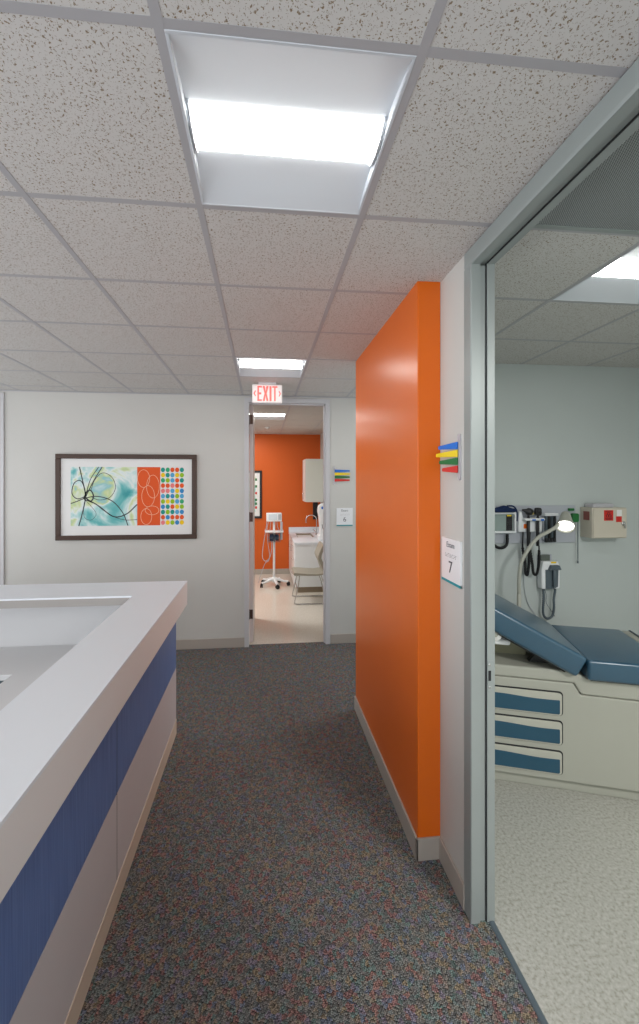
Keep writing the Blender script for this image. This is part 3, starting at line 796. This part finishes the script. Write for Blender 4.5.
MB().tube(spline([(-.20, -.008, .13), (-.195, -.008, .0), (-.16, -.008, -.14), (-.08, -.008, -.26)]), .0025, 6).build('thin_cable', GREYPL, r)

# ------------------------------------------------------------------ far room
# cabinet with sink
cx0, cy0, cy1, ct = .54, 7.10, 8.635, .875
r = empty('sink_cabinet', (.87, 7.9, 0), 'white base cabinet with sink and gooseneck tap in the far room', 'cabinet')
def sk(mb, name, mat, p=None):
    o = mb.build(name, mat, p or r)
    if p is None: o.location = (-.87, -7.9, 0)
    return o
sk(MB().box((cx0+.02, cy0+.015, .10), (1.205, cy1, ct-.035), .002), 'body', WHITEPL)
sk(MB().box((cx0+.07, cy0+.03, .003), (1.205, cy1, .10)), 'plinth', PLINTH)
sx0, sx1, sy0, sy1 = .66, .98, 7.80, 8.42
tp = MB()
tp.box((cx0, cy0, ct-.035), (sx0, cy1, ct)).box((sx1, cy0, ct-.035), (1.205, cy1, ct)).box((sx0, cy0, ct-.035), (sx1, sy0, ct)).box((sx0, sy1, ct-.035), (sx1, cy1, ct))
sk(tp, 'countertop', QUARTZ)
sk(MB().box((cx0, cy1-.02, ct), (1.205, cy1, ct+.105), .002).box((1.185, cy0, ct), (1.205, cy1-.02, ct+.105), .002), 'backsplash', QUARTZ)
bs = MB().box((sx0, sy0, ct-.19), (sx1, sy1, ct-.18)).box((sx0, sy0, ct-.18), (sx0+.01, sy1, ct-.002)).box((sx1-.01, sy0, ct-.18), (sx1, sy1, ct-.002)).box((sx0+.01, sy0, ct-.18), (sx1-.01, sy0+.01, ct-.002)).box((sx0+.01, sy1-.01, ct-.18), (sx1-.01, sy1, ct-.002))
sk(bs, 'sink_basin', paint('dull brown grey sink', (138, 124, 104), .35, .5, 0))
fa = MB().lathe([(.026, ct), (.026, ct+.012), (.014, ct+.03)], 18, 0, Matrix.Translation((1.06, 8.12, 0)))
fa.tube([(1.06, 8.12, ct+.02), (1.06, 8.12, ct+.30)]+[(.955+.105*math.cos(a), 8.12, ct+.30+.095*math.sin(a)) for a in [PI*i/14 for i in range(1, 15)]]+[(.85, 8.12, ct+.24)], .010, 10)
fa.tube([(1.06, 8.02, ct), (1.06, 8.02, ct+.05), (1.0, 8.0, ct+.10)], .009, 8).tube([(1.06, 8.22, ct), (1.06, 8.22, ct+.05), (1.0, 8.24, ct+.10)], .009, 8)
sk(fa, 'faucet', CHROME)
yy = [7.13, 7.62, 8.12, 8.61]
for i, (a_, b_) in enumerate(zip(yy[:-1], yy[1:])):
    if i == 0:
        for za, zb in ((.11, .36), (.37, .60), (.61, .83)):
            d = sk(MB().box((cx0+.004, a_+.003, za), (cx0+.02, b_-.003, zb), .002), 'drawer', WHITEPL)
            MB().tube([(cx0+.006, (a_+b_)/2-.06, zb-.06), (cx0-.02, (a_+b_)/2-.06, zb-.06), (cx0-.02, (a_+b_)/2+.06, zb-.06), (cx0+.006, (a_+b_)/2+.06, zb-.06)], .005, 8).build('handle', CHROME, d)
    else:
        d = sk(MB().box((cx0+.004, a_+.003, .11), (cx0+.02, b_-.003, .83), .002), 'door', WHITEPL)
        MB().tube([(cx0+.006, a_+.06, .64), (cx0-.02, a_+.06, .64), (cx0-.02, a_+.06, .76), (cx0+.006, a_+.06, .76)], .005, 8).build('handle', CHROME, d)
# upper cabinet
r = empty('wall_cabinet', (1.0, 8.05, 1.541), 'pale upper cabinet on the right wall of the far room', 'cabinet')
MB().box((-.182, -.24, 0), (.209, .24, .824), .003).build('body', paint('pale cabinet laminate', (204, 206, 198), .45, .4, 0), r)
for a_, b_ in ((-.237, -.002), (.002, .237)):
    d = MB().box((-.20, a_, .004), (-.183, b_, .82), .002).build('door', DOORWHITE, r)
    MB().tube([(-.199, .02*(1 if b_ > .1 else -1), .05), (-.222, .02*(1 if b_ > .1 else -1), .05), (-.222, .02*(1 if b_ > .1 else -1), .16), (-.199, .02*(1 if b_ > .1 else -1), .16)], .004, 8).build('handle', CHROME, d)
# black fitting below it
r = empty('towel_holder', (1.10, 8.649, 1.14), 'narrow black holder on the orange wall below the upper cabinet', 'holder')
MB().box((-.05, -.06, 0), (.05, 0, .36), .008).build('body', BLACK, r)
MB().box((-.035, -.066, .02), (.035, -.058, .10), .003).build('slot', BLACKRUB, r)
# white counter-top device
r = empty('countertop_device', (1.085, 7.42, ct), 'tall white countertop device with blue button and dark window, beside the tap', 'device')
prof = [(-.075, 0), (.085, 0), (.085, .62), (.05, .655), (-.03, .655), (-.085, .61), (-.095, .52), (-.075, .43), (-.055, .20)]
MB().prism(prof, -.10, .10, 'y', .018, 3).build('body', WHITEPL, r)
MB().box((-.098, -.12, .0), (.088, .12, .10), .02, 3).build('base', WHITEPL, r)
MB().cyl((-.02, -.108, .585), (-.02, -.098, .585), .024, 20).build('blue_button', BLUE, r)
MB().prism([(.0, .30), (.055, .26), (.060, .50), (.025, .50)], -.1045, -.098, 'y', .001, 1).build('window', SLATE, r)
MB().tube(spline([(-.03, -.106, .29), (-.02, -.13, .22), (.01, -.13, .17), (.02, -.115, .15)]), .005, 8).build('hose', BLACKRUB, r)

# chair, facing left
r = empty('guest_chair', (.75, 6.64, 0), 'beige moulded guest chair facing left in the far doorway, before the sink cabinet', 'chair')
seat = [(-.275, .475), (-.262, .505), (-.20, .500), (-.05, .485), (.10, .478), (.21, .490), (.225, .470), (.12, .450), (-.05, .452), (-.18, .460), (-.25, .455)]
MB().prism(seat, -.235, .235, 'y', .006, 2).build('seat', BEIGE, r)
bk = [(.205, .47), (.165, .60), (.115, .71), (.110, .75), (.150, .85), (.185, .925), (.215, .93), (.225, .90), (.170, .77), (.165, .72), (.215, .61), (.25, .48)]
MB().prism(bk, -.225, .225, 'y', .008, 2).build('backrest', BEIGE, r)
for y in (-.23, .23):
    MB().tube(spline([(-.18, y, .455), (-.20, y, .30), (-.255, y, .05), (-.24, y, .017), (-.10, y, .014), (.20, y, .014), (.27, y, .03), (.24, y, .20), (.16, y, .455)], 8), .009, 10).build('leg', CHROME, r)
MB().cyl((-.21, -.23, .25), (-.21, .23, .25), .007, 10).build('stretcher', CHROME, r)

# vital signs stand
r = empty('vitals_stand', (.207, 7.66, .002), 'white wheeled vital signs monitor stand by the orange far wall', 'monitor stand')
bs = MB().lathe([(.03, .07), (.045, .085), (.042, .14), (.026, .165)], 20)
bs.build('hub', WHITEPL, r)
for k in range(5):
    a_ = math.radians(-78 + 72*k); c_, s_ = math.cos(a_), math.sin(a_); R = .265
    lg = MB().tube([(c_*.03, s_*.03, .125), (c_*.10, s_*.10, .115), (c_*.18, s_*.18, .088), (c_*R, s_*R, .082)], [.030, .026, .021, .020], 10).build('leg', WHITEPL, r)
    M = Matrix.Translation((c_*R, s_*R, 0)) @ Matrix.Rotation(a_+.6*k, 4, 'Z')
    w = MB()
    for sx in (-.020, .006): w.lathe([(.012, 0), (.036, .002), (.039, .007), (.036, .012), (.012, .014)], 20, 0, M @ Matrix.Translation((sx, 0, .039)) @ Matrix.Rotation(PI/2, 4, 'Y'))
    w.cyl((c_*R, s_*R, .045), (c_*R, s_*R, .085), .009, 10)
    w.build('caster', BLACKRUB, lg)
MB().cyl((0, 0, .12), (0, 0, 1.20), .022, 18).build('pole', WHITEPL, r)
sh = MB().box((-.168, -.14, 1.00), (.168, .12, 1.018), .006, 3)
for xx in (-.168, .16): sh.box((xx, -.14, 1.018), (xx+.008, .12, 1.034), .002)
sh.build('shelf', WHITEPL, r)
bk = MB()
for z_ in (.83, .90, .985): bk.tube([(-.11, -.13, z_), (.11, -.13, z_), (.11, .04, z_), (-.11, .04, z_)], .005, 6, closed=True)
for i in range(9):
    x_ = -.11+.0275*i; bk.tube([(x_, -.13, .985), (x_, -.13, .83), (x_, .04, .83), (x_, .04, .985)], .0035, 6)
bk.build('basket', SLATE, r)
MB().box((-.085, -.115, .845), (-.01, .02, .96), .006).box((.01, -.11, .85), (.085, .02, .955), .02, 3).build('cuffs', NAVY, r)
MB().box((.115, -.09, .86), (.155, -.02, 1.19), .008, 3).build('probe_holder', GREYPL, r)
mo = MB().box((-.142, -.075, 1.195), (.142, .055, 1.35), .012, 3).build('monitor', WHITEPL, r)
MB().box((-.10, -.0775, 1.225), (.055, -.074, 1.33), .001).build('screen', paint('pale grey screen', (206, 214, 222), .2, .5, 0), mo)
MB().box((.075, -.0785, 1.225), (.125, -.074, 1.33), .002).build('keypad', GREYPL, mo)
MB().tube(spline([(-.13, -.05, 1.20), (-.15, -.06, 1.05), (-.20, -.06, .75), (-.215, -.06, .55), (-.16, -.06, .47), (-.09, -.06, .52), (-.05, -.06, .66), (-.04, -.03, .9)]), .006, 8).build('hose', GREYPL, r)
MB().tube(spline([(-.10, -.05, 1.20), (-.13, -.06, 1.05), (-.115, -.06, .8), (-.085, -.06, .6), (-.10, -.06, .48), (-.17, -.06, .42), (-.25, -.05, .20), (-.29, -.04, .07)]), .005, 8).build('power_cord', GREYPL, r)
MB().tube([(.05, -.05, 1.20), (.06, -.08, 1.10), (.09, -.08, 1.03), (.13, -.06, 1.02)], .004, 6).tube([(-.06, -.05, 1.20), (-.07, -.08, 1.10), (-.08, -.08, 1.02)], .004, 6).build('sensor_leads', GREYPL, r)

# picture on the orange wall
x1, z0, z1 = -.020, 1.17, 2.165; x0 = x1-.75
r = empty('picture', ((x0+x1)/2, 8.649, z0), 'black-framed print on the orange wall of the far room, mostly hidden by the door frame', 'picture')
W, H_ = (x1-x0)/2, z1-z0; b = .045
f = MB()
f.box((-W, -.03, 0), (W, 0, b), .003).box((-W, -.03, H_-b), (W, 0, H_), .003).box((-W, -.03, b), (-W+b, 0, H_-b), .003).box((W-b, -.03, b), (W, 0, H_-b), .003)
f.build('frame', BLACK, r)
MB().box((-W+b-.003, -.012, b-.003), (W-b+.003, -.004, H_-b+.003)).build('mat_board', MAT, r)
MB().box((-W+.13, -.0135, .14), (W-.13, -.0115, H_-.14)).build('print', WATER, r)
ds = MB()
for i, z_ in enumerate((.20, .28, .36, .50, .64, .78)):
    ds.box((W-.14, -.0145, z_), (W-.10, -.0115, z_+.05), 0, 2, 0 if i % 3 else 1)
ds.build('colour_blocks', [GREEN, RED], r)

# ------------------------------------------------------------------ light
w = bpy.data.worlds.new('world'); scene.world = w; w.use_nodes = True
bg = w.node_tree.nodes['Background']; bg.inputs['Color'].default_value = (0.93, 0.96, 1.0, 1); bg.inputs['Strength'].default_value = 2.0
def fill_light(loc, size, power, name='fill_lamp'):  # unseen area lamps added at ceiling height as fill
    l = bpy.data.lights.new(name, 'AREA'); l.shape = 'SQUARE'; l.size = size; l.energy = power; l.color = (1, .985, .96)
    o = bpy.data.objects.new(name, l); COL.objects.link(o); o.location = loc; return o
fill_light((2.2, -.6, Z-.01), .60, 75)
fill_light((-2.45, 1.3, Z-.01), .60, 8)
fill_light((.07, -1.2, Z-.01), .60, 8)
fill_light((-1.2, 6.4, Z-.01), .60, 45)
fill_light((-.3, 7.9, Z-.01), .40, 8)
fill_light((2.0, 4.0, Z-.01), .60, 9)
vs.exposure = 0.3
